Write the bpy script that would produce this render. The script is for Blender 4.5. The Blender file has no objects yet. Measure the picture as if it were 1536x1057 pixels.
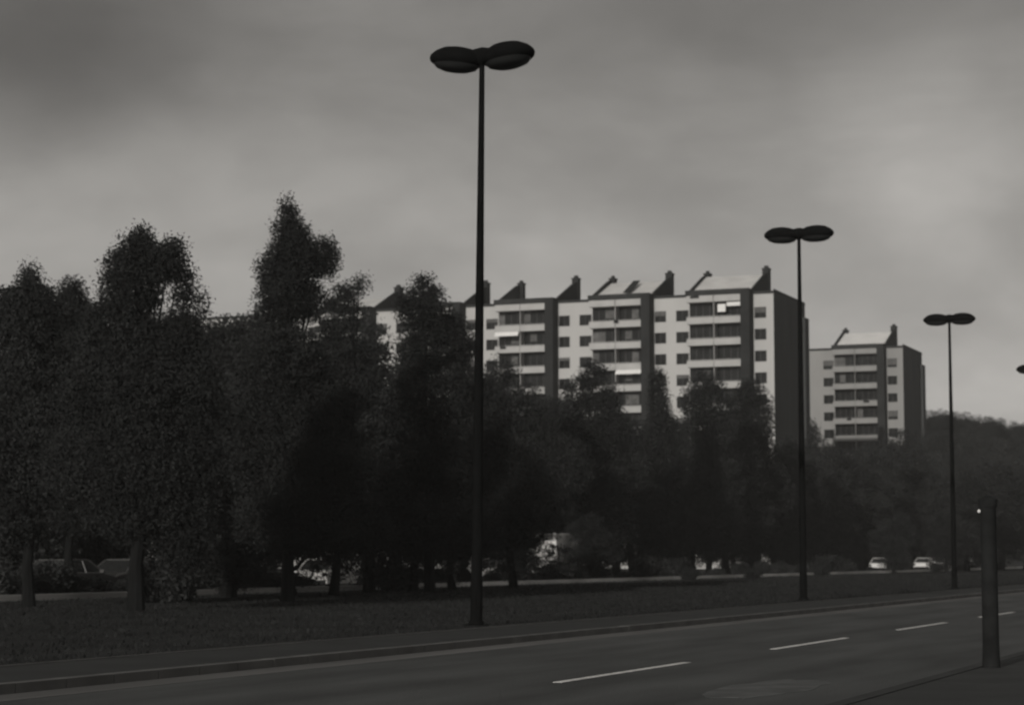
import bpy, bmesh, math, random
import numpy as np
from mathutils import Vector, Matrix

# ------------------------------------------------------------------ camera
SC = bpy.context.scene
COL = SC.collection
F = 3200.0                      # focal length in pixels of the 1536 px wide photograph
PITCH = math.atan(306.5 / F)
cam_d = bpy.data.cameras.new('camera')
cam_d.sensor_fit = 'HORIZONTAL'; cam_d.sensor_width = 36.0
cam_d.lens = F / 1536 * 36.0
cam_d.clip_end = 6000; cam_d.clip_start = 0.2
cam = bpy.data.objects.new('camera', cam_d); COL.objects.link(cam)
cam.location = (0, 0, 1.5)
cam.rotation_euler = (math.pi / 2 + PITCH, 0, 0)
SC.camera = cam
cam_d.dof.use_dof = True
cam_d.dof.focus_distance = 10.0
cam_d.dof.aperture_fstop = 6.0

# ------------------------------------------------------------------ exposure
SC.view_settings.view_transform = 'Standard'
SC.view_settings.look = 'None'
SC.view_settings.gamma = 1.0
SC.view_settings.exposure = 0.0
SC.render.engine = 'CYCLES'

# ------------------------------------------------------------------ world
SUN_DIR = Vector((-0.385, -0.923, 0)).normalized()
SUN_EL = math.radians(15)
W = bpy.data.worlds.new('World'); SC.world = W; W.use_nodes = True
nt = W.node_tree; nt.nodes.clear()
def N(t, **k):
    n = nt.nodes.new(t)
    for a, b in k.items(): setattr(n, a, b)
    return n
def Lk(a, b): nt.links.new(a, b)
sky = N('ShaderNodeTexSky', sky_type='NISHITA')
sky.sun_disc = False; sky.sun_elevation = SUN_EL
sky.sun_rotation = math.atan2(SUN_DIR.x, SUN_DIR.y)
bw = N('ShaderNodeRGBToBW'); Lk(sky.outputs[0], bw.inputs[0])
tc = N('ShaderNodeTexCoord')
sep = N('ShaderNodeSeparateXYZ'); Lk(tc.outputs['Generated'], sep.inputs[0])
def math_n(op, a, b=None, c=None, clamp=False):
    n = N('ShaderNodeMath', operation=op); n.use_clamp = clamp
    for i, v in enumerate((a, b, c)):
        if v is None: continue
        if isinstance(v, (int, float)): n.inputs[i].default_value = v
        else: Lk(v, n.inputs[i])
    return n.outputs[0]
def cloud(scale, detail, off, lo, hi, stretch=2.6):
    mp = N('ShaderNodeMapping'); mp.inputs['Location'].default_value = off
    mp.inputs['Scale'].default_value = (1, 1, stretch)
    Lk(tc.outputs['Generated'], mp.inputs[0])
    nz = N('ShaderNodeTexNoise'); nz.inputs['Scale'].default_value = scale
    nz.inputs['Detail'].default_value = detail; nz.inputs['Roughness'].default_value = 0.52
    nz.inputs['Distortion'].default_value = 0.35
    Lk(mp.outputs[0], nz.inputs['Vector'])
    mr = N('ShaderNodeMapRange', interpolation_type='SMOOTHSTEP')
    mr.inputs['From Min'].default_value = 0.34; mr.inputs['From Max'].default_value = 0.68
    mr.inputs['To Min'].default_value = lo; mr.inputs['To Max'].default_value = hi
    Lk(nz.outputs[0], mr.inputs['Value'])
    return mr.outputs[0]
def px_dir(x, y):
    dx, dy = (x - 768) / F, (528.5 - y) / F
    v = Vector((dx, math.cos(PITCH) - dy * math.sin(PITCH), math.sin(PITCH) + dy * math.cos(PITCH)))
    return v.normalized()
def bank(x, y, r_in, r_out, amount, squash=1.0):
    """a bank of cloud round a direction of the sky: 1 outside, 1+amount at its heart"""
    d = px_dir(x, y)
    sub = N('ShaderNodeVectorMath', operation='SUBTRACT')
    Lk(tc.outputs['Generated'], sub.inputs[0]); sub.inputs[1].default_value = d
    wob = N('ShaderNodeTexNoise'); wob.inputs['Scale'].default_value = 9; wob.inputs['Detail'].default_value = 4
    Lk(tc.outputs['Generated'], wob.inputs['Vector'])
    sc_ = N('ShaderNodeVectorMath', operation='MULTIPLY'); Lk(sub.outputs[0], sc_.inputs[0])
    sc_.inputs[1].default_value = (1, 1, squash)
    ln = N('ShaderNodeVectorMath', operation='LENGTH'); Lk(sc_.outputs[0], ln.inputs[0])
    w2 = math_n('MULTIPLY_ADD', wob.outputs[0], 0.10, -0.05)
    dd = math_n('ADD', ln.outputs['Value'], w2)
    mr = N('ShaderNodeMapRange', interpolation_type='SMOOTHSTEP')
    mr.inputs['From Min'].default_value = r_in; mr.inputs['From Max'].default_value = r_out
    mr.inputs['To Min'].default_value = 1 + amount; mr.inputs['To Max'].default_value = 1
    Lk(dd, mr.inputs['Value'])
    return mr.outputs[0]
grad = N('ShaderNodeMapRange', interpolation_type='SMOOTHSTEP')
grad.inputs['From Min'].default_value = 0.0; grad.inputs['From Max'].default_value = 0.30
grad.inputs['To Min'].default_value = 1.12; grad.inputs['To Max'].default_value = 0.60
Lk(sep.outputs['Z'], grad.inputs['Value'])
v = math_n('MULTIPLY', grad.outputs[0], cloud(5.5, 5, (0.4, 2.1, 0.6), 0.86, 1.14))
v = math_n('MULTIPLY', v, cloud(16, 4, (4.4, 1.1, 3.6), 0.96, 1.05, 1.8))
v = math_n('MULTIPLY', v, bank(60, 60, 0.0, 0.15, -0.45, 2.2))
v = math_n('MULTIPLY', v, bank(1120, 60, 0.0, 0.10, -0.16, 1.6))
v = math_n('MULTIPLY', v, bank(1345, 235, 0.0, 0.07, 0.34, 1.0))
v = math_n('MULTIPLY', v, bank(850, 330, 0.0, 0.12, 0.10, 1.6))
# an even overcast deck with a little of the clear-sky gradient behind it
base = math_n('MULTIPLY_ADD', bw.outputs[0], 0.25, 2.2)
v = math_n('MULTIPLY', v, base)
tint = N('ShaderNodeVectorMath', operation='SCALE'); tint.inputs[0].default_value = (1.0, 0.965, 0.915)
Lk(v, tint.inputs['Scale'])
bg = N('ShaderNodeBackground'); bg.inputs['Strength'].default_value = 0.108
Lk(tint.outputs[0], bg.inputs['Color'])
wo = N('ShaderNodeOutputWorld'); Lk(bg.outputs[0], wo.inputs['Surface'])

# ------------------------------------------------------------------ sun
sd = bpy.data.lights.new('sun', 'SUN'); sd.energy = 2.1; sd.angle = math.radians(0.6)
sd.color = (1.0, 0.965, 0.91)
sun = bpy.data.objects.new('sun', sd); COL.objects.link(sun)
s3 = Vector((SUN_DIR.x * math.cos(SUN_EL), SUN_DIR.y * math.cos(SUN_EL), math.sin(SUN_EL)))
sun.rotation_euler = s3.to_track_quat('Z', 'Y').to_euler()
sun.location = s3 * 100

# ------------------------------------------------------------------ frame of the road
TH = math.atan(1282 / F)
ct, st = math.cos(TH), math.sin(TH)
D = Vector((st, ct, 0))          # along the road, away from the camera
LFT = Vector((-ct, st, 0))       # square to the road, to its left
RZ = -TH
def rd(w, t, z=0.0): return LFT * w + D * t + Vector((0, 0, z))
def at(x, y, Y):
    d = px_dir(x, y); s = Y / d.y
    return Vector((0, 0, 1.5)) + d * s
def on_line(x, w):
    """ground point seen in column x on the line w metres left of the camera, square to the road"""
    k = (x - 768) / F / math.cos(PITCH) * 1.0
    # X = k*Y ; X = -ct*w + st*t ; Y = st*w + ct*t
    t = (k * st * w + ct * w) / (st - k * ct)
    return rd(w, t)

# ------------------------------------------------------------------ materials
MATS = {}
def mat(name, col, rough=0.8, var=0.15, scale=4.0, bump=0.0, bscale=None, spec=0.3, metal=0.0, detail=4, tintd=(1, 1, 1), coord='Object', stretch=(1, 1, 1)):
    if name in MATS: return MATS[name]
    m = bpy.data.materials.new(name); m.use_nodes = True
    t = m.node_tree; b = t.nodes['Principled BSDF']
    b.inputs['Roughness'].default_value = rough; b.inputs['Metallic'].default_value = metal
    b.inputs['Specular IOR Level'].default_value = spec
    tcn = t.nodes.new('ShaderNodeTexCoord')
    mp = t.nodes.new('ShaderNodeMapping'); mp.inputs['Scale'].default_value = stretch
    t.links.new(tcn.outputs[coord], mp.inputs[0])
    nz = t.nodes.new('ShaderNodeTexNoise'); nz.inputs['Scale'].default_value = scale
    nz.inputs['Detail'].default_value = detail
    t.links.new(mp.outputs[0], nz.inputs['Vector'])
    cr = t.nodes.new('ShaderNodeValToRGB')
    if isinstance(col, (int, float)): col = (col * 1.0, col * 0.985, col * 0.96)
    lo = [c * (1 - var) * k for c, k in zip(col, tintd)]; hi = [c * (1 + var) for c in col]
    cr.color_ramp.elements[0].position = 0.3; cr.color_ramp.elements[1].position = 0.7
    cr.color_ramp.elements[0].color = (*lo, 1); cr.color_ramp.elements[1].color = (*hi, 1)
    t.links.new(nz.outputs[0], cr.inputs[0]); t.links.new(cr.outputs[0], b.inputs['Base Color'])
    if bump:
        n2 = t.nodes.new('ShaderNodeTexNoise'); n2.inputs['Scale'].default_value = bscale or scale * 6
        n2.inputs['Detail'].default_value = 3
        t.links.new(mp.outputs[0], n2.inputs['Vector'])
        bp = t.nodes.new('ShaderNodeBump'); bp.inputs['Strength'].default_value = bump; bp.inputs['Distance'].default_value = 0.03
        t.links.new(n2.outputs[0], bp.inputs['Height']); t.links.new(bp.outputs[0], b.inputs['Normal'])
    MATS[name] = m
    return m
CO = lambda v: (v * 0.97, v * 1.0, v * 0.99)      # the slightly cool tone of the dark things
M_grass = mat('grass', CO(0.024), 0.95, 0.35, 0.35, 0.6, 9, 0.1)
M_blade = mat('grass_blades', CO(0.023), 0.9, 0.4, 0.6, spec=0.1)
M_asphalt = mat('asphalt', CO(0.078), 0.86, 0.34, 1.1, 0.8, 70, 0.25, stretch=(1.0, 0.16, 1), detail=9)
M_path = mat('path', CO(0.036), 0.9, 0.2, 0.8, 0.3, 40, 0.2)
M_kerb = mat('kerb_concrete', 0.12, 0.85, 0.2, 1.5, 0.2, 20, 0.2)
M_kerb_pale = mat('pale_kerb_concrete', 0.56, 0.85, 0.5, 0.12, 0.2, 20, 0.2)
M_paint = mat('road_paint', 0.75, 0.75, 0.3, 6.0, spec=0.3)
M_worn = mat('worn_asphalt_patch', CO(0.105), 0.85, 0.3, 2.2, 0.3, 50, 0.25)
M_pave = mat('pavement', CO(0.045), 0.9, 0.2, 1.2, 0.3, 30, 0.2)
M_leafA = mat('leaf_dark', CO(0.028), 0.9, 0.35, 0.9, spec=0.05)
M_leafB = mat('leaf_mid', CO(0.033), 0.9, 0.35, 0.9, spec=0.05)
M_leafC = mat('leaf_dull', CO(0.038), 0.9, 0.4, 0.9, spec=0.05)
M_bark = mat('bark', CO(0.011), 0.95, 0.35, 6, 0.8, 14, 0.1, stretch=(1, 1, 0.2))
M_lamp = mat('lamp_dark_metal', CO(0.007), 0.95, 0.2, 5, spec=0.03)
M_lens = mat('lamp_lens', CO(0.03), 0.45, 0.1, 5, spec=0.5)
M_wall = mat('pale_render', 0.50, 0.9, 0.07, 0.25, 0.1, 6, 0.2, stretch=(1, 1, 0.35))
M_wall2 = mat('pale_render_shaded', 0.30, 0.9, 0.10, 0.25, 0.1, 6, 0.2, stretch=(1, 1, 0.35))  # pale render dimmed: shade on the farther block put into the colour
M_gable = mat('gable_dark', CO(0.06), 0.9, 0.15, 0.3, 0.2, 5, 0.2, stretch=(1, 1, 0.3))  # end wall panel and end stair, darker than the front wall
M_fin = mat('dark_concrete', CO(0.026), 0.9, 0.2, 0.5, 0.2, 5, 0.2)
M_parapet = mat('balcony_panel', 0.46, 0.85, 0.08, 0.6, spec=0.2)
M_parapet2 = mat('balcony_panel_shaded', 0.30, 0.85, 0.08, 0.6, spec=0.2)  # farther block's panels, dimmed by shade put into the colour
M_glass = mat('dark_glazing', CO(0.014), 0.15, 0.5, 0.9, spec=0.2)
M_frame = mat('window_frame', 0.06, 0.6, 0.1, 3)
M_roof_bright = mat('roof_sheet_sheen_bright', 0.82, 0.5, 0.06, 0.5, spec=0.4)  # brightest sky reflection on the metal, put into the base colour
M_roofm = mat('roof_sheet', 0.66, 0.5, 0.10, 0.5, spec=0.4)  # same metal, with a middling sky reflection in its colour
M_roof_dim = mat('roof_sheet_sheen_dim', 0.40, 0.6, 0.12, 0.5, spec=0.3)  # same metal, weakest sky reflection put into the colour
M_roofd = mat('dark_roof_edge', CO(0.03), 0.8, 0.2, 1)
M_awn = mat('white_canvas', 0.84, 0.8, 0.05, 1)
M_blind = mat('grey_blind', 0.12, 0.9, 0.35, 1.2)
M_tyre = mat('tyre', CO(0.02), 0.9, 0.2, 5)
M_rim = mat('wheel_rim', 0.3, 0.4, 0.1, 5, metal=0.6)
M_carglass = mat('car_glass', CO(0.03), 0.12, 0.1, 1, spec=0.6)
M_lampglass = mat('headlight_glass', 0.6, 0.15, 0.1, 5, spec=0.6)
M_post = mat('dark_post', CO(0.018), 0.9, 0.3, 4, 0.3, 20, 0.1)
M_refl = mat('reflector', 0.8, 0.3, 0.05, 5)
def paint(name, v): return mat('car_paint_' + name, v, 0.3, 0.06, 2, spec=0.6)

# ------------------------------------------------------------------ mesh helpers
class MB:
    def __init__(s): s.v = []; s.f = []; s.m = []
    def box(s, x0, x1, y0, y1, z0, z1, mi=0):
        b = len(s.v)
        s.v += [(x0, y0, z0), (x1, y0, z0), (x1, y1, z0), (x0, y1, z0), (x0, y0, z1), (x1, y0, z1), (x1, y1, z1), (x0, y1, z1)]
        s.f += [tuple(b + i for i in q) for q in ((3, 2, 1, 0), (4, 5, 6, 7), (0, 1, 5, 4), (1, 2, 6, 5), (2, 3, 7, 6), (3, 0, 4, 7))]
        s.m += [mi] * 6
        return s
    def poly_prism(s, pts, a0, a1, axis='x', mi=0):
        """pts: closed outline; extruded along axis from a0 to a1"""
        b = len(s.v); n = len(pts)
        for a in (a0, a1):
            for p, q in pts:
                s.v.append((a, p, q) if axis == 'x' else ((p, a, q) if axis == 'y' else (p, q, a)))
        s.f.append(tuple(b + i for i in range(n))); s.f.append(tuple(b + n + i for i in reversed(range(n))))
        for i in range(n):
            j = (i + 1) % n; s.f.append((b + i, b + n + i, b + n + j, b + j))
        s.m += [mi] * (n + 2)
        return s
    def tube(s, pts, rads, seg=10, mi=0):
        b = len(s.v); pts = [Vector(p) for p in pts]
        for i, p in enumerate(pts):
            d = (pts[min(i + 1, len(pts) - 1)] - pts[max(i - 1, 0)]).normalized()
            a = d.orthogonal().normalized() if abs(d.z) < 0.95 else (Vector((1, 0, 0)) - d * d.x).normalized()
            c = d.cross(a)
            for k in range(seg):
                an = 2 * math.pi * k / seg
                s.v.append(tuple(p + (a * math.cos(an) + c * math.sin(an)) * rads[i]))
        for i in range(len(pts) - 1):
            for k in range(seg):
                k2 = (k + 1) % seg
                s.f.append((b + i * seg + k, b + i * seg + k2, b + (i + 1) * seg + k2, b + (i + 1) * seg + k)); s.m.append(mi)
        s.f.append(tuple(b + k for k in reversed(range(seg)))); s.m.append(mi)
        e = b + (len(pts) - 1) * seg
        s.f.append(tuple(e + k for k in range(seg))); s.m.append(mi)
        return s
    def lathe(s, prof, seg=32, mi=0, c=(0, 0, 0), sx=1, sy=1):
        b = len(s.v)
        for r, z in prof:
            for k in range(seg):
                an = 2 * math.pi * k / seg
                s.v.append((c[0] + r * math.cos(an) * sx, c[1] + r * math.sin(an) * sy, c[2] + z))
        for i in range(len(prof) - 1):
            for k in range(seg):
                k2 = (k + 1) % seg
                s.f.append((b + i * seg + k, b + i * seg + k2, b + (i + 1) * seg + k2, b + (i + 1) * seg + k)); s.m.append(mi)
        s.f.append(tuple(b + k for k in reversed(range(seg)))); s.m.append(mi)
        e = b + (len(prof) - 1) * seg
        s.f.append(tuple(e + k for k in range(seg))); s.m.append(mi)
        return s
    def mesh(s, name, mats, smooth=False):
        me = bpy.data.meshes.new(name); me.from_pydata(s.v, [], s.f)
        for m in (mats if isinstance(mats, (list, tuple)) else [mats]):
            if m: me.materials.append(m)
        me.polygons.foreach_set('material_index', s.m)
        if smooth: me.polygons.foreach_set('use_smooth', [True] * len(s.f))
        bm = bmesh.new(); bm.from_mesh(me); bmesh.ops.recalc_face_normals(bm, faces=bm.faces); bm.to_mesh(me); bm.free()
        me.update()
        return me
    def build(s, name, mats, parent=None, smooth=False, bevel=0.0):
        o = bpy.data.objects.new(name, s.mesh(name, mats, smooth)); COL.objects.link(o)
        if parent: o.parent = parent
        if bevel:
            bv = o.modifiers.new('bevel', 'BEVEL'); bv.width = bevel; bv.segments = 2
        if smooth:
            try: o.data.set_sharp_from_angle(angle=math.radians(40))
            except Exception: pass
        return o
def thing(name, label, cat, loc=(0, 0, 0), rz=0.0, group=None):
    o = bpy.data.objects.new(name, None); COL.objects.link(o); o.empty_display_size = 0.5
    o.location = loc; o.rotation_euler = (0, 0, rz); o['label'] = label; o['category'] = cat
    if group: o['group'] = group
    return o
def copy_tree(o, parent=None):
    c = o.copy(); COL.objects.link(c); c.parent = parent
    for ch in list(o.children): copy_tree(ch, c)
    return c
def struct(o, label=None):
    o['kind'] = 'structure'
    if label: o['label'] = label
    return o

# ------------------------------------------------------------------ ground and roads
def strip(w0, w1, z0, z1, t0=-60, t1=900, name='ground', m=None, seg=1):
    mb = MB()
    # local frame: x to the right of the road, y along it
    mb.box(-w1, -w0, t0, t1, z0, z1)
    o = mb.build(name, m); o.rotation_euler = (0, 0, RZ)
    return struct(o)
g = MB(); g.box(-880, 1280, -55, 1380, -1.0, 0.0)
struct(g.build('ground', M_grass))
strip(4.80, 13.90, 0.0, 0.006, name='road', m=M_asphalt)
strip(4.62, 4.80, 0.0, 0.125, name='near_kerb', m=M_pave)
strip(-4.0, 4.62, 0.0, 0.115, name='pavement', m=M_pave)
ks = MB(); rng = random.Random(12)
for k in range(230):
    e = rng.uniform(-0.003, 0.003)
    ks.box(-14.10, -13.90 + e, -20 + k, -20 + k + 0.985, 0.0, 0.12 + e)
o = ks.build('far_kerb', M_kerb); o.rotation_euler = (0, 0, RZ); struct(o)
strip(14.10, 16.2, 0.0, 0.115, name='path', m=M_path)
strip(16.2, 16.28, 0.0, 0.128, name='path_edging', m=M_kerb)
strip(16.28, 40.0, 0.0, 0.11, name='verge', m=M_grass)
strip(40.0, 40.30, 0.0, 0.30, name='service_road_kerb', m=M_kerb_pale)
strip(40.30, 47.6, 0.0, 0.006, name='service_road', m=M_path)
strip(47.6, 47.8, 0.0, 0.13, name='service_road_far_kerb', m=M_kerb)

# gutter: a paler strip of dust along the far kerb
strip(13.25, 13.89, 0.0, 0.010, name='gutter', m=mat('gutter', 0.125, 0.9, 0.25, 1.0, 0.2, 30, 0.2, stretch=(1, 0.2, 1)))

# dashed lane line
dash = MB()
rng = random.Random(4)
for k in range(-2, 24):
    p0 = on_line(835, 9.1); t0 = p0.dot(D) + 10.0 * k
    a, b = t0, t0 + 5.25
    n = 7
    for i in range(n):
        ya, yb = a + (b - a) * i / n, a + (b - a) * (i + 1) / n
        dash.box(-9.16, -9.04, ya, yb - 0.001, 0.006, 0.0105)
o = dash.build('lane_marking', M_paint); o.rotation_euler = (0, 0, RZ); struct(o)
# worn patch in the near lane
p = on_line(1140, 6.5)
wp = MB(); tt = p.dot(D)
outl = []
rng = random.Random(9)
for k in range(28):
    an = 2 * math.pi * k / 28
    outl.append((-6.45 + 0.55 * math.cos(an) * (1 + rng.uniform(-.16, .16)), tt + 1.9 * math.sin(an) * (1 + rng.uniform(-.12, .12))))
wp.poly_prism(outl, 0.004, 0.0105, axis='z')
o = wp.build('road_patch', M_worn); o.rotation_euler = (0, 0, RZ); struct(o)

# grass blades over the verge: one mass
def blades(name, n, wr, tr, zz, hmax, seed, m):
    r = np.random.default_rng(seed)
    w = r.uniform(wr[0], wr[1], n); t = tr[0] + (tr[1] - tr[0]) * r.random(n) ** 1.6
    c = np.stack([LFT.x * w + D.x * t, LFT.y * w + D.y * t, np.full(n, zz)], 1)
    h = r.uniform(0.3, 1, n)[:, None] * hmax * (0.6 + 0.8 * np.sin(w * 1.7 + t * 0.31)[:, None] ** 2)
    a = r.uniform(0, 2 * np.pi, n); dx = np.stack([np.cos(a), np.sin(a), 0 * a], 1) * r.uniform(0.008, 0.025, n)[:, None] * (1 + t[:, None] / 60)
    lean = np.stack([r.normal(0, .3, n), r.normal(0, .3, n), np.ones(n)], 1) * h
    V = np.stack([c - dx, c + dx, c + lean], 1).reshape(-1, 3)
    tri_mesh(name, V, 3, m, None)
def tri_mesh(name, V, k, m, parent):
    n = len(V) // k
    me = bpy.data.meshes.new(name)
    me.vertices.add(len(V)); me.vertices.foreach_set('co', V.astype(np.float32).ravel())
    me.loops.add(len(V)); me.loops.foreach_set('vertex_index', np.arange(len(V), dtype=np.int32))
    me.polygons.add(n); me.polygons.foreach_set('loop_start', np.arange(0, len(V), k, dtype=np.int32))
    me.polygons.foreach_set('loop_total', np.full(n, k, dtype=np.int32))
    me.materials.append(m); me.update(calc_edges=True); me.validate()
    o = bpy.data.objects.new(name, me); COL.objects.link(o)
    if parent: o.parent = parent
    return o
blades('grass', 90000, (16.3, 39.9), (12, 170), 0.10, 0.075, 5, M_blade)
bpy.data.objects['grass']['kind'] = 'stuff'
bpy.data.objects['grass']['label'] = 'dark rough grass of the wide verge between the two roads'
bpy.data.objects['grass']['category'] = 'grass'

# ------------------------------------------------------------------ street lamps
def lamp_head(side, tilt):
    mb = MB()
    prof = [(0.02, 0.24), (0.16, 0.235), (0.32, 0.20), (0.46, 0.12), (0.545, 0.03), (0.56, -0.03), (0.54, -0.09), (0.48, -0.14)]
    mb.lathe(prof, 36, 0, sx=1.05, sy=0.92)
    return mb
def make_lamp(label, w, t, h, tilts=(0, 0), lean=0.0, first=None):
    r = thing('street_lamp', label, 'street lamp', rd(w, t, 0.1), RZ + 0.0, 'double-headed street lamps along the verge')
    r.rotation_euler = (0, lean, RZ)
    ph = h - 0.1
    mb = MB()
    zs = [0, 0.9, 0.95, ph * .25, ph * .5, ph * .75, ph]
    rs = [0.125, 0.125, 0.115, 0.108, 0.09, 0.072, 0.055]
    mb.tube([(0, 0, z) for z in zs], rs, 16)
    pole = mb.build('pole', M_lamp, r, smooth=True)
    MB().lathe([(0.24, 0), (0.24, 0.03), (0.16, 0.05), (0.15, 0.10)], 20).build('base_plate', M_lamp, r, smooth=True)
    MB().box(-0.05, 0.05, -0.136, -0.1, 0.35, 0.75).build('access_door', M_lamp, r, bevel=0.01)
    a = MB(); a.tube([(-0.34, 0, ph + 0.02), (-0.18, 0, ph + 0.04), (0, 0, ph + 0.04), (0.18, 0, ph + 0.04), (0.34, 0, ph + 0.02)], [0.13, 0.17, 0.20, 0.17, 0.13], 14)
    a.build('bracket', M_lamp, r, smooth=True)
    for s, tl in zip((-1, 1), tilts):
        hd = lamp_head(s, tl).build('lamp_head', M_lamp, r, smooth=True)
        hd.location = (0.57 * s, 0, ph + 0.04); hd.rotation_euler = (0.0, tl, 0)
        ln = MB().lathe([(0.47, -0.138), (0.41, -0.21), (0.28, -0.26), (0.09, -0.285), (0.01, -0.29)], 32, 0, sx=1.05, sy=0.92).build('lens', M_lens, hd, smooth=True)
    return r
LW = 17.0
labs = ['tall dark double-headed street lamp nearest the camera, standing before the trees',
        'dark double-headed street lamp rising past the end wall of the big block',
        'dark double-headed street lamp against the sky right of the smaller block',
        'farthest dark street lamp, its head cut by the right edge of the photo']
for i in range(4):
    z = 44.1 + 25.05 * i
    t = (z - LW * st) / ct
    if i == 0: t = on_line(715, LW).dot(D)
    make_lamp(labs[i], LW, t, 11.98 if i else 11.87, tilts=[(0.10, -0.14), (0.03, -0.03), (0.0, 0.0), (0, 0)][i], lean=[0.0095, 0, 0, 0][i])

# ------------------------------------------------------------------ dark post on the near kerb
pp = on_line(1477, 4.5)
r = thing('marker_post', 'thick dark post on the near pavement at the right, with a small pale reflector', 'post', (pp.x, pp.y, 0.11), RZ)
MB().tube([(0, 0, 0), (0, 0, 0.3), (0, 0, 1.9), (0, 0, 2.02)], [0.115, 0.105, 0.10, 0.10], 20).build('post', M_post, r, smooth=True)
MB().lathe([(0.115, 2.02), (0.12, 2.06), (0.12, 2.12), (0.05, 2.16), (0.01, 2.17)], 20).build('cap', M_post, r, smooth=True)
rf = MB().lathe([(0.022, 0), (0.022, 0.012), (0.015, 0.018)], 16).build('reflector', M_refl, r, smooth=True)
rf.location = (-0.095, -0.09, 1.97); rf.rotation_euler = (math.pi / 2, 0, -0.6)

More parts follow.
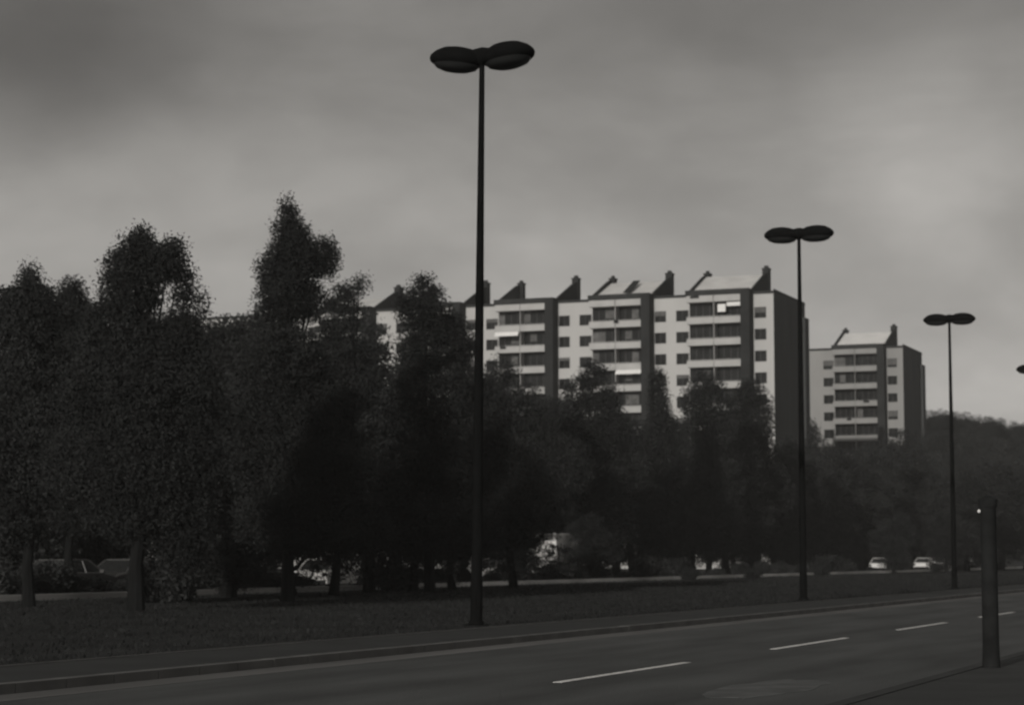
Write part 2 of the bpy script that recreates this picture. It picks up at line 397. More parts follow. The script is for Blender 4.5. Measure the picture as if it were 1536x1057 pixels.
# ------------------------------------------------------------------ apartment blocks
PITCHM = 13.37
def block(label, name, loc, nmod, first_gap, depth, H, wall_m, par_m, roof_ms, floors_vis, awn=(), short_left=0, left_extra=5.0, seed=1):
    rng = random.Random(seed)
    R = thing(name, label, 'building', loc, RZ)
    L = first_gap + PITCHM * (nmod - 1) + 1.2 + 7.3 + 1.5 + left_extra
    FH = 2.8
    MB().box(-L, 0, 0, depth, 0, H).build('wall', wall_m, R)
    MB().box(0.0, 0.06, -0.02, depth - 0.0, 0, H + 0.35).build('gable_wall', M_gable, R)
    MB().box(-L - 0.1, 0.12, -0.14, 0.0, H - 0.22, H + 0.05).box(-L - 0.1, 0.12, 0.0, depth + 0.1, H + 0.003, H + 0.12).build('cornice', M_roofd, R)
    # stair head and a setback at the back of the gable
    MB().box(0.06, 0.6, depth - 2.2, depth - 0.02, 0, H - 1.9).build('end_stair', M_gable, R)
    for mo in range(nmod):
        fx1 = -first_gap - PITCHM * mo + 0.6          # fin right side
        fx0 = fx1 - 1.2
        bx1, bx0 = fx0, fx0 - 7.35                    # balconies
        bm_ = (bx0 + bx1) / 2
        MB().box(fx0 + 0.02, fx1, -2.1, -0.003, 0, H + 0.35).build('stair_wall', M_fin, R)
        nf = floors_vis if mo < 5 else 4
        # windows right of the fin, left of the balconies
        for k in range(nf):
            zc = H - 2.62 - FH * k
            cols = []
            if mo == 0: cols.append((fx1 + 0.20, fx1 + min(1.6, first_gap - 1.3)))
            else: cols.append((fx1 + 0.15, fx1 + 1.55))
            cols.append((bx0 - 1.75, bx0 - 0.2))
            for (a, b) in cols:
                w = MB()
                w.box(a - 0.07, b + 0.07, -0.06, -0.004, zc - 0.72, zc - 0.65, 1).box(a - 0.07, b + 0.07, -0.05, -0.004, zc + 0.65, zc + 0.70, 1)
                w.box(a - 0.07, a, -0.05, -0.004, zc - 0.65, zc + 0.65, 1).box(b, b + 0.07, -0.05, -0.004, zc - 0.65, zc + 0.65, 1)
                w.box(a, b, -0.03, -0.004, zc - 0.65, zc + 0.65, 0).box((a + b) / 2 - 0.03, (a + b) / 2 + 0.03, -0.045, -0.03, zc - 0.65, zc + 0.65, 1)
                if rng.random() < 0.28:
                    hh = rng.uniform(0.3, 1.0)
                    w.box(a + 0.01, b - 0.01, -0.04, -0.031, zc + 0.65 - hh, zc + 0.64, 2)
                w.build('window', [M_glass, M_frame, M_blind], R)
            # the two balconies of the floor and the glazing behind them
            zb = H - 0.72 - FH * k
            for hs, (a, b) in enumerate(((bx0, bm_), (bm_, bx1))):
                c = MB()
                c.box(a + 0.04, b - 0.04, -1.55, -1.43, zb - 0.42, zb + 0.42)
                c.box(a + 0.04, b - 0.04, -1.43, -0.003, zb - 0.42, zb - 0.24)
                if k > 0:
                    c.box(a + 0.04, b - 0.04, -1.52, -1.46, zb + 0.50, zb + 0.545)
                c.build('balcony', par_m, R)
                gz = MB()
                z0, z1 = zb - 0.425 - (FH - 0.84) + 0.02, zb - 0.43
                gz.box(a + 0.02, b - 0.02, -0.06, -0.004, z0, z1, 0)
                n = 4
                for q in range(1, n):
                    xx = a + (b - a) * q / n
                    gz.box(xx - 0.03, xx + 0.03, -0.09, -0.06, z0, z1, 1)
                if rng.random() < (0.75 if mo == 1 else 0.3):
                    q0 = rng.randrange(0, 3); q1 = q0 + rng.choice((1, 1, 2))
                    gz.box(a + (b - a) * q0 / n + 0.04, a + (b - a) * min(q1, n) / n - 0.04, -0.078, -0.061, z0 + rng.uniform(0, .8), z1 - 0.05, 2)
                gz.build('balcony_glazing', [M_glass, M_frame, M_blind], R)
            if rng.random() < 0.35:
                pq = MB(); xx = rng.uniform(bx0 + 0.5, bx1 - 1.8); ww = rng.uniform(0.5, 1.3)
                pq.box(xx, xx + ww, -1.72, -1.552, zb + 0.12, zb + 0.36)
                for q in range(9): 
                    u = rng.uniform(0, ww - 0.15); hh = rng.uniform(0.05, 0.25)
                    pq.box(xx + u, xx + u + 0.12, -1.70 + 0.01 * q, -1.60 + 0.01 * q, zb + 0.361, zb + 0.361 + hh)
                pq.build('planter', M_fin, R)
            if (mo, k) not in ():
                MB().box(bm_ - 0.035, bm_ + 0.035, -1.50, -0.10, zb - 2.35, zb - 0.42).build('balcony_divider', par_m, R)
        for (am, ak, ah, af) in awn:
            if am != mo: continue
            a, b = ((bx0, bm_), (bm_, bx1))[ah]
            zb = H - 0.72 - FH * ak
            if af > 0.3:
                MB().poly_prism([(-1.50, zb - 0.46), (-1.95, zb - 1.02), (-1.98, zb - 1.02), (-1.53, zb - 0.43)], a + 0.12, a + (b - a) * af, 'x').build('awning', M_awn, R)
            else:
                MB().box(b - 2.0, b - 0.15, -1.30, -1.22, zb - 1.05, zb - 0.55).box(b - 3.2, b - 2.15, -1.30, -1.22, zb - 1.75, zb - 0.75).build('awning', M_awn, R)
        # wedge-shaped penthouse
        rm = roof_ms[min(mo, len(roof_ms) - 1)]
        px0, px1 = bx0 - 0.1, fx1
        MB().box(px0, px1 - 1.25, -1.62, -0.145, H - 0.28, H + 0.42).box(px0, px1 - 1.25, -0.145, 0.5, H + 0.13, H + 0.42).build('roof_edge', M_roofd, R)
        dpt, rise = 7.2, [2.9, 2.7, 1.0, 1.0, 2.2, 1.2, 1.2, 1.2][mo] if nmod > 3 else 2.8
        MB().poly_prism([(0.5, H + 0.35), (dpt, H + 0.35 + rise), (dpt, H + 0.13), (0.5, H + 0.13)], px0 + 0.25, px1 - 0.3, 'x').build('penthouse_roof', rm, R)
        for xa, xb in ((px0 - 0.05, px0 + 0.25), (px1 - 0.3, px1 + 0.0)):
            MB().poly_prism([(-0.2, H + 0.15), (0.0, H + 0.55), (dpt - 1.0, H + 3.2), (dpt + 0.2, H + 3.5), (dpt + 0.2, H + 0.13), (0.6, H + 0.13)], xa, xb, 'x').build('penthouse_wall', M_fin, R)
        for xa, xb, hh in ((px0 - 0.15, px0 + 0.65, 3.9), (px1 - 0.8, px1 + 0.1, 4.2)):
            c = MB(); c.box(xa, xb, dpt + 0.2, dpt + 1.2, H + 0.13, H + hh - 0.25).box(xa - 0.08, xb + 0.08, dpt + 0.12, dpt + 1.28, H + hh - 0.25, H + hh - 0.1)
            c.box(xa + 0.2, xb - 0.2, dpt + 0.45, dpt + 0.95, H + hh - 0.1, H + hh + 0.25)
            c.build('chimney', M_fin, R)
        if mo == 1:
            # a narrow inclined skylight strip over this roof
            MB().poly_prism([(1.0, H + 1.0), (5.2, H + 3.0), (5.2, H + 2.85), (1.0, H + 0.85)], bm_ + 0.3, bm_ + 1.2, 'x').build('roof_light', M_fin, R)
    if left_extra > 20:
        for k in range(4):
            zc = H - 2.62 - FH * k
            for q in range(7):
                a = -L + 1.6 + q * 3.6
                w = MB(); w.box(a, a + 1.5, -0.03, -0.004, zc - 0.65, zc + 0.65, 0).box(a - 0.07, a + 1.57, -0.05, -0.004, zc - 0.72, zc - 0.65, 1)
                w.build('window', [M_glass, M_frame], R)
    return R
c1 = at(1160, 437, 271)
B1 = block('long pale apartment block with stacked balconies and chimneyed wedge roofs behind the trees', 'apartment_block',
      (c1.x, c1.y, 0), 5, 3.24, 16.2, c1.z, M_wall, M_parapet, [M_roofm, M_roofm, M_roof_dim, M_roof_dim, M_roofm, M_roof_dim], 8,
      awn=((0, 0, 1, 0.2), (2, 1, 0, 0.95), (1, 3, 1, 0.98)), seed=3, left_extra=27.0)
c2 = at(1354, 519, 341)
B2 = block('smaller apartment block with one stack of balconies, right of the long block', 'apartment_block',
      (c2.x, c2.y, 0), 1, 3.24, 15.5, c2.z, M_wall2, M_parapet2, [M_roof_bright], 8, seed=8, left_extra=3.5)

# ------------------------------------------------------------------ trees
def leaves(blobs, n, size, seed, clump=0.38, per=22, gap=0.0, shell=0.5):
    """blobs: (x, y, z, rx, ry, rz); returns an array of quads"""
    r = np.random.default_rng(seed)
    B = np.array(blobs, float)
    area = (B[:, 3] * B[:, 5] + B[:, 4] * B[:, 5] + B[:, 3] * B[:, 4]); pr = area / area.sum()
    nc = max(1, n // per)
    bi = r.choice(len(B), nc, p=pr)
    d = r.normal(size=(nc, 3)); d /= np.linalg.norm(d, axis=1)[:, None]
    rad = shell + (1.02 - shell) * r.random(nc) ** 0.55
    rad[r.random(nc) < 0.05] *= 1.05
    c = B[bi, :3] + d * rad[:, None] * B[bi, 3:6]
    if gap: c = c[r.random(nc) > gap]
    nc = len(c)
    cs = r.uniform(0.6, 1.5, nc)
    off = np.clip(r.normal(size=(nc * per, 3)), -1.5, 1.5)
    off *= np.minimum(1, 1.7 / np.maximum(np.linalg.norm(off, axis=1), 1e-6))[:, None]
    P = np.repeat(c, per, 0) + off * np.array([clump, clump, clump * 0.75]) * np.repeat(cs, per)[:, None]
    m = len(P)
    a = r.normal(size=(m, 3)); a /= np.linalg.norm(a, axis=1)[:, None]
    b = r.normal(size=(m, 3)); b -= a * (a * b).sum(1)[:, None]; b /= np.linalg.norm(b, axis=1)[:, None]
    s = (size * r.uniform(0.55, 1.35, m))[:, None]
    a *= s; b *= s * 0.6
    return np.stack([P - a, P - b * 0.9, P + a, P + b], 1).reshape(-1, 3)
def trunk(mb, h, r0, seed, limbs, bend=0.25):
    rg = random.Random(seed)
    pts = []; x = y = 0
    n = 7
    for i in range(n + 1):
        pts.append(Vector((x, y, h * i / n))); x += rg.uniform(-bend, bend) * h / 14; y += rg.uniform(-bend, bend) * h / 14
    mb.tube(pts, [r0 * (1.25 if i == 0 else 1) * (1 - 0.85 * i / n) + 0.01 for i in range(n + 1)], 9)
    for (tx, ty, tz) in limbs:
        zt = min(tz * rg.uniform(0.45, 0.7), h * 0.9)
        i = zt / h * n; k = int(i); p0 = pts[k].lerp(pts[min(k + 1, n)], i - k)
        e = Vector((tx, ty, tz)); m1 = p0.lerp(e, 0.5) + Vector((0, 0, (e - p0).length * 0.06))
        rr = r0 * (1 - 0.85 * zt / h) * 0.55
        mb.tube([p0, p0.lerp(m1, 0.5), m1, e], [rr, rr * 0.8, rr * 0.55, 0.015], 6)
def make_tree(kindname, blobs, n, size, mat_, seed, th, tr, clump=0.38, gap=0.0, shell=0.5):
    """returns (crown mesh, trunk mesh)"""
    V = leaves(blobs, n, size, seed, clump, 22, gap, shell)
    o = tri_mesh('crown', V, 4, mat_, None); cm = o.data; bpy.data.objects.remove(o)
    mb = MB(); trunk(mb, th, tr, seed, [(b[0] * 0.85, b[1] * 0.85, b[2]) for b in blobs[:12]])
    tm = mb.mesh('trunk', M_bark)
    return cm, tm
def put_tree(meshes, name, label, loc, scale=(1, 1, 1), rz=0.0, group=None, cat='tree'):
    r = thing(name, label, cat, loc, rz, group); r.scale = scale
    for nm, me in (('crown', meshes[0]), ('trunk', meshes[1])):
        o = bpy.data.objects.new(nm, me); COL.objects.link(o); o.parent = r
    return r

SZ = 0.45; CNT = 3.8
def photo_tree(name, label, x0, Y, pxblobs, n, size, mat_, seed, th_px, tr, clump=0.38, gap=0.0, group=None, shell=0.5, fill=1.0):
    """a tree whose crown lobes are measured on the photograph: (x, y, rx, ry) in its pixels, with real depth given by Y"""
    base = at(x0, 835, Y); base.z = 0
    rg = random.Random(seed)
    k = Y / F
    bl = []
    for (x, y, rx, ry) in pxblobs:
        c = at(x, y, Y)
        bl.append((c.x - base.x, rg.uniform(-0.35, 0.35) * rx * k, c.z, rx * k, rx * k * rg.uniform(0.85, 1.15), ry * k))
    n = int(n * CNT); size *= SZ; clump = 0.09 + 0.0011 * Y
    ms = make_tree(name, bl, n, size, mat_, seed, at(x0, th_px, Y).z, tr, clump, gap, shell)
    return put_tree(ms, name, label, base, group=group)

G1 = 'trees along the far side of the verge'
photo_tree('broadleaf_tree', 'big broad dark tree at the left with sky gaps in its crown', 205, 56,
    [(212, 352, 9, 18), (211, 368, 18, 24), (202, 382, 27, 28), (228, 388, 24, 28), (182, 402, 24, 30), (262, 382, 15, 26), (250, 400, 26, 30), (172, 440, 26, 40), (200, 440, 36, 44), (276, 425, 14, 30), (226, 436, 16, 24), (298, 462, 10, 28), (166, 500, 42, 50), (206, 510, 30, 50), (292, 520, 20, 50), (272, 480, 18, 40), (244, 520, 34, 36),
     (215, 590, 75, 70), (280, 600, 50, 70), (140, 590, 50, 70), (210, 690, 90, 80), (280, 700, 60, 80), (130, 690, 60, 70), (210, 765, 80, 50), (268, 820, 40, 40)],
    52000, 0.085, M_leafA, 11, 400, 0.20, 0.20, shell=0.35)
photo_tree('conifer', 'tallest dark pointed tree, a round lobe bulging from its right', 432, 68,
    [(430, 312, 6, 20), (432, 330, 14, 26), (434, 352, 24, 30), (446, 362, 20, 24), (436, 385, 34, 36), (412, 405, 24, 34), (455, 400, 30, 34), (484, 382, 21, 26), (490, 396, 16, 22), (430, 440, 44, 38), (420, 480, 38, 40), (462, 455, 26, 34),
     (430, 540, 60, 50), (430, 610, 75, 60), (400, 690, 80, 70), (480, 690, 75, 70), (440, 780, 90, 50), (500, 600, 45, 55), (380, 600, 45, 60)],
    52000, 0.09, M_leafA, 12, 330, 0.19, 0.20, shell=0.3)
photo_tree('broadleaf_tree', 'dark pointed tree at the left edge of the row', 45, 60,
    [(46, 416, 10, 22), (42, 436, 22, 22), (14, 452, 24, 20), (66, 450, 18, 24), (84, 478, 16, 26), (30, 470, 40, 24), (40, 500, 50, 40), (40, 570, 70, 60), (20, 660, 70, 70), (70, 680, 60, 80), (10, 770, 60, 50)],
    30000, 0.09, M_leafB, 13, 420, 0.16, 0.2, shell=0.35)
photo_tree('broadleaf_tree', 'small round-topped dark tree between the leftmost tree and the big broad one', 108, 74,
    [(108, 435, 15, 20), (100, 470, 32, 36), (125, 490, 28, 40), (110, 560, 50, 60), (110, 650, 60, 70), (110, 740, 60, 60)],
    20000, 0.10, M_leafB, 14, 430, 0.15, 0.2, shell=0.35)
photo_tree('broadleaf_tree', 'ragged dark tree reaching up to the right beside the tallest one', 500, 78,
    [(545, 424, 12, 12), (530, 436, 18, 14), (512, 448, 22, 20), (495, 470, 28, 26), (528, 470, 20, 20), (505, 520, 34, 36), (540, 540, 26, 32), (510, 600, 60, 60), (560, 610, 40, 60), (520, 700, 80, 80), (520, 790, 70, 45)],
    26000, 0.10, M_leafB, 15, 450, 0.16, 0.2, gap=0.5, shell=0.3)
photo_tree('broadleaf_tree', 'dark cone-shaped tree with a twin top left of the nearest lamp pole', 645, 86,
    [(634, 436, 15, 24), (655, 440, 7, 16), (610, 448, 11, 18), (625, 470, 30, 30), (655, 480, 26, 32), (676, 488, 16, 24), (640, 520, 44, 40), (690, 522, 24, 34), (614, 548, 20, 36), (700, 575, 26, 34), (645, 600, 70, 55), (730, 620, 36, 50),
     (600, 680, 70, 70), (690, 690, 80, 70), (650, 780, 90, 50)],
    46000, 0.10, M_leafA, 16, 450, 0.2, 0.2, shell=0.3)
photo_tree('broadleaf_tree', 'low dark spreading tree just right of the nearest lamp pole', 770, 131,
    [(752, 560, 26, 22), (735, 590, 26, 34), (790, 600, 24, 26), (765, 620, 46, 40), (815, 630, 30, 34), (780, 690, 70, 60), (840, 700, 50, 50), (780, 770, 80, 60)],
    26000, 0.13, M_leafB, 17, 560, 0.2, 0.26, gap=0.08, shell=0.3)
photo_tree('broadleaf_tree', 'dark rounded tree in front of the middle balconies of the long block', 890, 140,
    [(890, 566, 22, 22), (868, 590, 24, 26), (912, 600, 22, 26), (888, 630, 46, 40), (930, 650, 34, 30), (850, 650, 34, 40), (890, 710, 70, 55), (880, 780, 80, 50)],
    24000, 0.15, M_leafA, 18, 580, 0.22, 0.3, shell=0.3)
photo_tree('poplar', 'slender dark tree rising in front of a stair wall of the long block', 988, 160,
    [(986, 575, 10, 26), (988, 610, 16, 34), (992, 650, 24, 40), (985, 700, 40, 50), (990, 780, 44, 60)],
    16000, 0.15, M_leafA, 19, 570, 0.2, 0.25, shell=0.3)
photo_tree('broadleaf_tree', 'dark egg-shaped tree in front of the right-hand balconies of the long block', 1062, 172,
    [(1056, 578, 20, 22), (1045, 605, 24, 30), (1075, 600, 22, 28), (1060, 650, 42, 40), (1055, 720, 60, 60), (1060, 790, 60, 50)],
    18000, 0.17, M_leafB, 20, 580, 0.22, 0.3, shell=0.3)
photo_tree('broadleaf_tree', 'dark rounded tree at the right corner of the long block', 1128, 186,
    [(1126, 590, 18, 22), (1110, 620, 22, 34), (1140, 625, 20, 34), (1126, 670, 40, 40), (1130, 740, 60, 60)],
    18000, 0.18, M_leafA, 21, 590, 0.22, 0.32, shell=0.3)

# prototypes for the rest of the wood, built 10 m tall
def proto(seed, style):
    rg = random.Random(seed); bl = []
    if style == 'round':
        for i in range(13):
            a = rg.uniform(0, 6.28); q = rg.uniform(0.6, 2.1); z = rg.uniform(3.0, 7.6)
            q *= 1.0 if z < 6 else 0.6
            bl.append((q * math.cos(a), q * math.sin(a), z, rg.uniform(1.1, 1.7), rg.uniform(1.1, 1.7), rg.uniform(1.0, 1.5)))
        bl.append((0, 0, 8.5, 1.2, 1.2, 1.35)); bl.append((0, 0, 5.5, 2.4, 2.4, 2.6)); bl.append((0, 0, 2.6, 2.3, 2.3, 1.8))
    elif style == 'cone':
        for i in range(16):
            z = 1.5 + i * 0.52; rr = 2.4 * (1 - (z / 10.4)) + 0.25; a = rg.uniform(0, 6.28)
            bl.append((rr * .35 * math.cos(a), rr * .35 * math.sin(a), z, rr, rr, 0.9))
    elif style == 'ragged':
        for i in range(15):
            a = rg.uniform(0, 6.28); q = rg.uniform(0.4, 2.5); z = rg.uniform(2.4, 8.8)
            bl.append((q * math.cos(a), q * math.sin(a), z, rg.uniform(0.7, 1.3), rg.uniform(0.7, 1.3), rg.uniform(0.7, 1.2)))
        bl.append((0, 0, 5.0, 1.8, 1.8, 3.2)); bl.append((0, 0, 2.2, 2.1, 2.1, 1.7))
    return bl
P = {}
for i, (s, m, sd_) in enumerate((('round', M_leafA, 31), ('round', M_leafB, 32), ('cone', M_leafA, 33), ('ragged', M_leafB, 34), ('ragged', M_leafC, 35), ('round', M_leafC, 36))):
    P[i] = make_tree(s, proto(sd_, s), 50000, 0.062, m, sd_, 8.6, 0.22, 0.20, shell=0.3)
LOOSE = make_tree('loose', proto(41, 'ragged')[:13], 1500, 0.20, M_leafC, 41, 8.6, 0.22, 0.5, shell=0.3)
G2 = 'trees of the wood behind the verge'
fill = [ # (x, top y, distance, prototype, width factor)
 (5, 452, 82, 1, 1.2), (75, 470, 88, 3, 1.2), (140, 455, 90, 1, 1.1), (322, 468, 84, 3, 1.2), (350, 466, 92, 0, .9), (336, 472, 104, 1, 1.0), (366, 462, 100, 3, 1.0), (382, 466, 96, 1, .9), (300, 480, 100, 0, 1.0),
 (250, 520, 80, 0, 1.3), (470, 470, 96, 3, 1.0), (552, 560, 96, 3, 1.0), (590, 545, 104, 1, 1.0), (20, 560, 68, 4, 1.2), (340, 560, 76, 1, 1.3), (120, 590, 66, 1, 1.2), (555, 620, 84, 0, 1.3),
 (735, 545, 125, 4, .8), (700, 600, 108, 1, 1.2), (800, 590, 132, 3, .9), (830, 605, 150, 1, .9), (845, 585, 158, 4, .8), (925, 612, 160, 3, 1.), (950, 625, 168, 0, 1.1), (1015, 645, 175, 1, 1.1),
 (1035, 620, 190, 3, .8), (1090, 640, 178, 0, 1.1), (1085, 590, 205, 4, .6), (1160, 668, 190, 1, 1.0), (1185, 662, 200, 0, 1.0), (1205, 650, 215, 3, .8), (1222, 632, 235, 2, .7), (1238, 655, 225, 1, 1.0), (1262, 668, 230, 0, 1.2),
 (1290, 672, 235, 3, 1.), (1312, 660, 240, 1, .9), (1335, 650, 245, 4, .9), (1352, 640, 255, 0, .9), (1372, 655, 240, 1, 1.0),
 (870, 660, 135, 0, 1.3), (770, 690, 112, 1, 1.4), (960, 690, 150, 1, 1.3), (1100, 710, 170, 3, 1.3), (1180, 720, 180, 0, 1.4), (1240, 725, 195, 1, 1.3), (1300, 730, 205, 3, 1.4), (1350, 715, 215, 0, 1.3),
 (1400, 700, 225, 1, 1.3), (1450, 705, 235, 3, 1.3), (1500, 690, 240, 0, 1.4), (1540, 690, 250, 1, 1.4), (620, 660, 94, 3, 1.3), (680, 700, 100, 0, 1.4), (440, 680, 88, 0, 1.5), (180, 700, 76, 1, 1.4), (90, 720, 72, 0, 1.4), (350, 700, 82, 3, 1.4),
 (1040, 720, 160, 1, 1.3), (900, 730, 135, 3, 1.3), (820, 720, 122, 0, 1.3), (990, 660, 185, 1, 1.0), (1140, 700, 195, 0, 1.2),
 (1000, 740, 152, 3, 1.2), (1420, 760, 215, 0, 1.2), (1480, 760, 222, 1, 1.3), (1270, 770, 195, 1, 1.2), (1340, 770, 200, 3, 1.2)]
kinds = {0: ('dense round-crowned', 'broadleaf_tree'), 1: ('full-crowned', 'broadleaf_tree'), 2: ('narrow pointed', 'conifer'), 3: ('ragged-crowned', 'broadleaf_tree'), 4: ('loose dull-leaved', 'broadleaf_tree'), 5: ('dull round', 'broadleaf_tree')}
def zone(x):
    for lim, s in ((70, 'at the left edge of the photo'), (150, 'beside the leftmost pointed tree'), (310, 'behind the big broad tree at the left'), (400, 'between the big broad tree and the tallest pointed tree'),
                   (480, 'behind the tallest pointed tree'), (600, 'left of the cone-shaped twin-topped tree'), (715, 'behind the cone-shaped tree by the nearest lamp pole'), (790, 'just right of the nearest lamp pole'),
                   (860, 'left of the middle balconies of the long block'), (970, 'below the middle balconies of the long block'), (1050, 'right of the slender tree below the long block'), (1120, 'below the right-hand balconies of the long block'),
                   (1215, 'at the foot of the long block end wall'), (1265, 'at the left corner of the smaller block'), (1330, 'below the balconies of the smaller block'), (1390, 'below the end wall of the smaller block'), (1460, 'below the third street lamp'), (9999, 'at the right edge of the photo')):
        if x < lim: return s
rg = random.Random(77)
def off_road(x, Y, left=False):
    w = Y * ct * (2050 - x) / F
    if x < 260 and Y < 95: return max(Y, F * 50 / (ct * (2050 - x)))
    if 37.5 < w < 50: return F * (50 if w > 42 else 36.5) / (ct * (2050 - x))
    return Y
fill = [(f[0], f[1], off_road(f[0], f[2]), f[3], f[4]) for f in fill]
# order inside each zone, told by how high the crown reaches
byz = {}
for f in fill: byz.setdefault(zone(f[0]), []).append(f)
for z_, fs in byz.items():
    fs.sort(key=lambda f: f[1])
    for rank, f in enumerate(fs):
        x, ty, Y, pi_, wf = f
        b = at(x, 835, Y); b.z = 0; H = at(x, ty, Y).z
        s = H / 9.9
        wx = s * wf * rg.uniform(0.95, 1.1)
        if len(fs) == 1: pre = ''
        elif rank == 0: pre = 'tallest '
        elif rank == len(fs) - 1: pre = 'lowest '
        else: pre = {1: 'second tallest ', 2: 'third tallest ', 3: 'fourth tallest ', 4: 'fifth tallest ', 5: 'sixth tallest ', 6: 'seventh tallest '}[rank]
        put_tree(P[pi_], kinds[pi_][1], f'{pre}{kinds[pi_][0]} dark tree {z_}', b, (wx, wx, s), rg.uniform(0, 6.28), G2)

# ------------------------------------------------------------------ hill with its wood at the right
def hill():
    mb = MB(); nx, ny = 70, 24
    rr = random.Random(2)
    for j in range(ny + 1):
        for i in range(nx + 1):
            u, v_ = i / nx, j / ny
            Y = 300 + 500 * v_
            xpx = 1330 + 1100 * u
            X = (xpx - 768) / F * Y
            crest = 26 * min(1, (u * 1100 / 120)) ** 0.7 * (1 - 0.38 * min(1, max(0, (u * 1100 - 60) / 500)))
            prof = math.sin(math.pi * min(1, v_ * 1.25)) ** 1.2 if v_ < 0.8 else 0
            mb.v.append((X, Y, crest * prof * 1.05 - 0.5 + rr.uniform(-.3, .3)))
    for j in range(ny):
        for i in range(nx):
            a = j * (nx + 1) + i; mb.f.append((a, a + 1, a + nx + 2, a + nx + 1)); mb.m.append(0)
    o = mb.build('hill', mat('hill_scrub', CO(0.05), 0.95, 0.35, 0.05, 0.8, 0.6, 0.1), smooth=True)
    return struct(o)
hill()
ORD = 'first second third fourth fifth sixth seventh eighth ninth tenth eleventh twelfth'.split()
HG = 'trees along the crest of the hill'
hx = [(1380, 622), (1396, 614), (1412, 612), (1430, 616), (1449, 617), (1466, 621), (1484, 623), (1503, 626), (1522, 630), (1541, 632), (1560, 636)]
for i, (x, ty) in enumerate(hx):
    Y = 395 + 6 * (i % 3)
    b = at(x, 680, Y); H = at(x, ty, Y).z - b.z; s = H / 9.9
    put_tree(P[(0, 1, 5)[i % 3]], 'broadleaf_tree', f'{ORD[i]} distant dark tree from the left in the row along the hill crest', b, (s * 1.5, s * 1.5, s), i * 1.3, HG)
HG2 = 'trees on the slope of the hill'
for i, (x, ty, Y) in enumerate([(1392, 640, 350), (1420, 638, 345), (1448, 642, 350), (1476, 645, 345), (1504, 650, 350), (1532, 652, 345), (1556, 655, 350),
                                (1405, 672, 310), (1440, 675, 305), (1474, 672, 310), (1508, 680, 305), (1540, 678, 310)]):
    b = at(x, 735, Y); b.z = max(0, b.z - 3); H = at(x, ty, Y).z - b.z; s = H / 9.9
    put_tree(P[(5, 4, 1)[i % 3]], 'broadleaf_tree', f'{ORD[i % 7]} dark tree from the left in the {"upper" if i < 7 else "lower"} row on the hill slope', b, (s * 1.3, s * 1.3, s), i * 2.1, HG2)

# ------------------------------------------------------------------ shrubs
SH = {}
for i in range(3):
    rr = random.Random(50 + i); bl = []
    for k in range(9):
        a = rr.uniform(0, 6.28); q = rr.uniform(0, 0.9)
        bl.append((q * math.cos(a), q * math.sin(a), rr.uniform(0.35, 1.15), rr.uniform(.4, .6), rr.uniform(.4, .6), rr.uniform(.35, .5)))
    V = leaves(bl, 5200, 0.07, 60 + i, 0.16, 16, 0, 0.3)
    o = tri_mesh('foliage', V, 4, (M_leafA, M_leafB, M_leafC)[i], None); fm = o.data; bpy.data.objects.remove(o)
    mb = MB()
    for k in range(7):
        a = rr.uniform(0, 6.28); q = rr.uniform(.3, .9)
        mb.tube([(0.05 * math.cos(a), 0.05 * math.sin(a), 0), (q * .4 * math.cos(a), q * .4 * math.sin(a), 0.5), (q * math.cos(a), q * math.sin(a), rr.uniform(.8, 1.3))], [.03, .022, .006], 6)
    SH[i] = (fm, mb.mesh('stem', M_bark))
SCNT = {}
def put_shrub(x, w, s, i, label, wx=1.0):
    zz = zone(x); n_ = SCNT.setdefault((label, zz), []); n_.append(1)
    label = f'{label} {zz}, {ORD[len(n_) - 1]} from the left' if len(label) < 25 else f'{label} {zz}'
    b = on_line(x, w)
    r = thing('shrub', label, 'shrub', b, i * 1.7 + x, 'shrubs along the pale kerb'); r.scale = (s * wx, s * wx, s)
    for nm, me in (('foliage', SH[i % 3][0]), ('stem', SH[i % 3][1])):
        o = bpy.data.objects.new(nm, me); COL.objects.link(o); o.parent = r
rg = random.Random(5)
x = -10
i = 0
open_px = [(75, 150), (175, 215), (490, 500), (822, 850), (746, 758), (1318, 1326), (1374, 1412)]
while x < 1500:
    Yh = on_line(x, 42).y
    step = 1.75 * F / Yh * ct * 0.9
    s = rg.choice((0.42, 0.5, 0.6, 0.75, 0.95)) * rg.uniform(0.9, 1.1)
    if not any(a - 6 < x < b + 6 for a, b in open_px):
        put_shrub(x, rg.uniform(41.2, 42.0), s, rg.randrange(3), 'hedge shrub', 1.15)
    x += step * rg.uniform(0.85, 1.15); i += 1
# shrubs in front of the pale kerb, where it is hidden
for x, w, s in ((262, 34, 0.9), (236, 36, .8), (600, 38, .75), (575, 38.5, .6), (1128, 36, .55), (1035, 38.5, .5), (1228, 38, .6), (1400, 38, .6), (1430, 38, .5)):
    put_shrub(x, w, s, int(x) % 3, 'small verge shrub', 1.1)

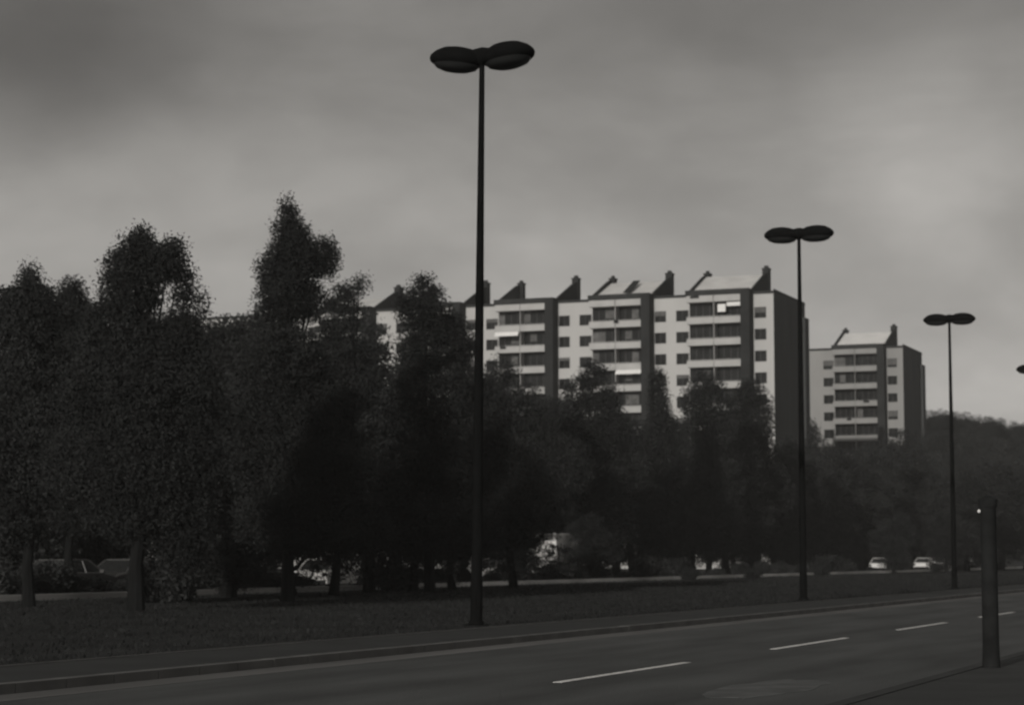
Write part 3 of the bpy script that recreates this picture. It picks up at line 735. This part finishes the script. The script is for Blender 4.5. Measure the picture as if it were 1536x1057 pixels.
# ------------------------------------------------------------------ cars and vans
def wheel(parent, x, y, r=0.31, wd=0.20):
    s = 1 if y > 0 else -1
    w = MB().lathe([(r - .08, -wd / 2), (r - .02, -wd / 2), (r, -wd / 2 + .03), (r, wd / 2 - .03), (r - .02, wd / 2), (r - .08, wd / 2)], 24).build('wheel', M_tyre, parent, smooth=True)
    w.location = (x, y, r); w.rotation_euler = (math.pi / 2, 0, 0)
    rm = MB().lathe([(r - .085, -wd / 2 + .02), (r - .09, -wd / 2 - .004), (.05, -wd / 2 + .02), (.05, wd / 2 - .02), (r - .09, wd / 2 + .004), (r - .085, wd / 2 - .02)], 20).build('rim', M_rim, w, smooth=True)
def car_proto(pm, label, box_van=False):
    R = thing('van' if box_van else 'parked_car', label, 'van' if box_van else 'car', (0, 0, 0), 0)
    if not box_van:
        # body: side profile, x forward, wheel arches cut
        def arch(cx, r=0.36, n=7): return [(cx + r * math.cos(a), 0.30 + r * math.sin(a)) for a in [math.pi - math.pi * k / n for k in range(n + 1)]]
        prof = [(-2.1, 0.30)] + arch(-1.28) + arch(1.30) + [(2.12, 0.28), (2.16, 0.5), (2.08, 0.72), (1.55, 0.86), (0.95, 0.93), (-1.55, 0.95), (-2.05, 0.90), (-2.16, 0.6)]
        bm = MB(); bm.poly_prism(prof, -0.83, 0.83, 'y')
        bm.build('body', pm, R, bevel=0.05)
        def loft(lo, hi, wl, wh, mi=0):
            m = MB(); n = len(lo)
            for (pts, hw) in ((lo, wl), (hi, wh)):
                for sgn in (-1, 1):
                    for (x, z) in pts: m.v.append((x, sgn * hw, z))
            def I(l, s, k): return l * 4 + s * 2 + k
            for s in (0, 1): m.f.append((I(0, s, 0), I(0, s, 1), I(1, s, 1), I(1, s, 0)))
            m.f.append((I(0, 0, 0), I(0, 1, 0), I(1, 1, 0), I(1, 0, 0))); m.f.append((I(0, 0, 1), I(0, 1, 1), I(1, 1, 1), I(1, 0, 1)))
            m.f.append((I(1, 0, 0), I(1, 0, 1), I(1, 1, 1), I(1, 1, 0))); m.f.append((I(0, 0, 0), I(0, 0, 1), I(0, 1, 1), I(0, 1, 0)))
            m.m += [mi] * 6
            return m
        loft([(-1.75, 0.94), (1.0, 0.93)], [(-1.2, 1.36), (0.25, 1.37)], 0.77, 0.62).build('windows', M_carglass, R)
        MB().box(-1.18, 0.22, -0.61, 0.61, 1.362, 1.42).build('roof', pm, R, bevel=0.03)
        for s in (-1, 1):
            m = MB()
            for (xa, za, xb, zb) in ((1.0, .93, .25, 1.37), (-0.15, .94, -0.2, 1.37), (-1.72, .94, -1.2, 1.37)):
                m.tube([(xa, s * .775, za), (xb, s * .625, zb)], [.035, .03], 6)
            m.build('pillar', pm, R)
            MB().box(2.10, 2.165, s * .68 - .13, s * .68 + .13, .56, .70).build('headlight', M_lampglass, R, bevel=.02)
            MB().box(-2.17, -2.10, s * .70 - .10, s * .70 + .10, .64, .82).build('tail_light', M_post, R, bevel=.02)
            MB().box(-.75, .85, s * .83 - .006, s * .83 + .006, .42, .90).build('door', pm, R)
            MB().box(.72, .86, s * .86 - .09, s * .86 + .09, .92, 1.04).build('mirror', pm, R, bevel=.02)
            for x in (-1.28, 1.30): wheel(R, x, s * .74)
        MB().box(2.12, 2.22, -.78, .78, .30, .46).build('bumper', M_post, R, bevel=.03)
        MB().box(-2.23, -2.13, -.78, .78, .32, .48).build('bumper', M_post, R, bevel=.03)
    else:
        MB().box(-2.9, 0.9, -1.0, 1.0, 0.62, 2.85).build('cargo_box', pm, R, bevel=.06)
        MB().poly_prism([(0.94, .35), (2.35, .35), (2.4, .95), (2.0, 1.15), (1.55, 2.05), (0.94, 2.1)], -.88, .88, 'y').build('cab', pm, R, bevel=.06)
        MB().poly_prism([(2.01, 1.2), (1.62, 1.98), (1.66, 1.98), (2.06, 1.2)], -.76, .76, 'y').build('windscreen', M_carglass, R)
        for s in (-1, 1):
            MB().poly_prism([(1.1, 1.25), (1.75, 1.25), (1.45, 1.9), (1.1, 1.9)], s * .89 - .012, s * .89 + .012, 'y').build('side_window', M_carglass, R)
            MB().box(2.37, 2.42, s * .66 - .14, s * .66 + .14, .68, .86).build('headlight', M_lampglass, R, bevel=.02)
            for x in (-1.8, 1.6): wheel(R, x, s * .84, .36, .22)
        MB().box(-2.8, 2.2, -.7, .7, .38, .60).build('chassis', M_post, R)
    return R
def recolour(root, old, new):
    for ch in root.children:
        if ch.type == 'MESH' and old.name in [m.name for m in ch.data.materials if m]:
            ch.data = ch.data.copy()
            for k, m in enumerate(ch.data.materials):
                if m == old: ch.data.materials[k] = new
def park(root, x, w, rz=0.0):
    p = on_line(x, w); root.location = (p.x, p.y, 0.006); root.rotation_euler = (0, 0, math.pi / 2 + RZ + rz)
dark = paint('charcoal', 0.05); pale = paint('silver', 0.5); mid = paint('grey', 0.08); white = paint('white', 0.75)
car0 = car_proto(mid, 'grey car parked behind the pale kerb at the far left of the photo')
car0['group'] = 'cars parked on the service road'
park(car0, 112, 44.0, 0.0)
put_shrub(86, 41.4, 0.5, 1, 'hedge shrub'); put_shrub(118, 41.2, 0.55, 2, 'hedge shrub'); put_shrub(140, 41.3, 0.5, 0, 'hedge shrub'); put_shrub(190, 41.3, 0.5, 0, 'hedge shrub')
put_shrub(826, 41.3, 0.8, 0, 'hedge shrub'); put_shrub(846, 41.2, 0.7, 1, 'hedge shrub')
for (x, w, rz, pm, lb) in ((190, 44.0, math.pi, mid, 'grey car parked just right of the car at the far left'),
                           (500, 43.8, 0, white, 'white car showing through a gap below the tallest pointed tree'),
                           (742, 43.8, 0, pale, 'silver car glinting beside the nearest lamp pole'),
                           (1318, 43.8, 0, white, 'white car parked beyond the hedge below the smaller block'),
                           (1382, 43.8, 0, white, 'white car parked beyond the hedge between two young trees at the right'),
                           (1404, 43.8, 0, pale, 'silver car partly behind the young tree at the right'),
                           (1440, 43.8, math.pi, pale, 'silver car parked at the far right beyond the hedge')):
    c = copy_tree(car0); c['label'] = lb
    if pm != mid: recolour(c, mid, pm)
    park(c, x, w, rz)
van = car_proto(white, 'tall white box van seen through the foliage in the middle of the photo', True)
park(van, 836, 44.0)
# low trees whose foliage hangs in front of the vehicles
for (x, w, top, pi_, lb) in ((784, 41.8, 760, 3, 'small dark tree just left of the box van in the middle'), (884, 41.8, 768, 0, 'small dark tree just right of the box van in the middle'),
                        (838, 41.0, 806, 4, 'loose little tree in front of the box van in the middle'), (1393, 41.2, 818, 4, 'loose little tree in front of the parked white and silver cars at the right'), (1342, 42.0, 790, 3, 'small dark tree left of the box van at the right'), (1426, 42.0, 790, 1, 'small dark tree right of the box van at the right')):
    b = on_line(x, w); H = at(x, top, b.y).z; s = H / 9.9; q = 1.1 if pi_ == 4 else 1.5
    put_tree(LOOSE if pi_ == 4 else P[pi_], 'young_tree', lb, b, (s * q, s * q, s), x, 'young trees by the service road')

# ------------------------------------------------------------------ air
hz = MB(); hz.box(-900, 1300, -60, 1400, -2.0, 75)
ho = hz.build('haze', None); ho['kind'] = 'stuff'; ho['label'] = 'thin pale haze in the air over the road, the trees and the blocks'; ho['category'] = 'haze'
hm = bpy.data.materials.new('haze'); hm.use_nodes = True
hn = hm.node_tree; hn.nodes.clear()
pv = hn.nodes.new('ShaderNodeVolumePrincipled'); pv.inputs['Color'].default_value = (0.93, 0.92, 0.90, 1)
pv.inputs['Density'].default_value = 0.00024; pv.inputs['Anisotropy'].default_value = 0.0
oo = hn.nodes.new('ShaderNodeOutputMaterial'); hn.links.new(pv.outputs[0], oo.inputs['Volume'])
ho.data.materials.clear(); ho.data.materials.append(hm)
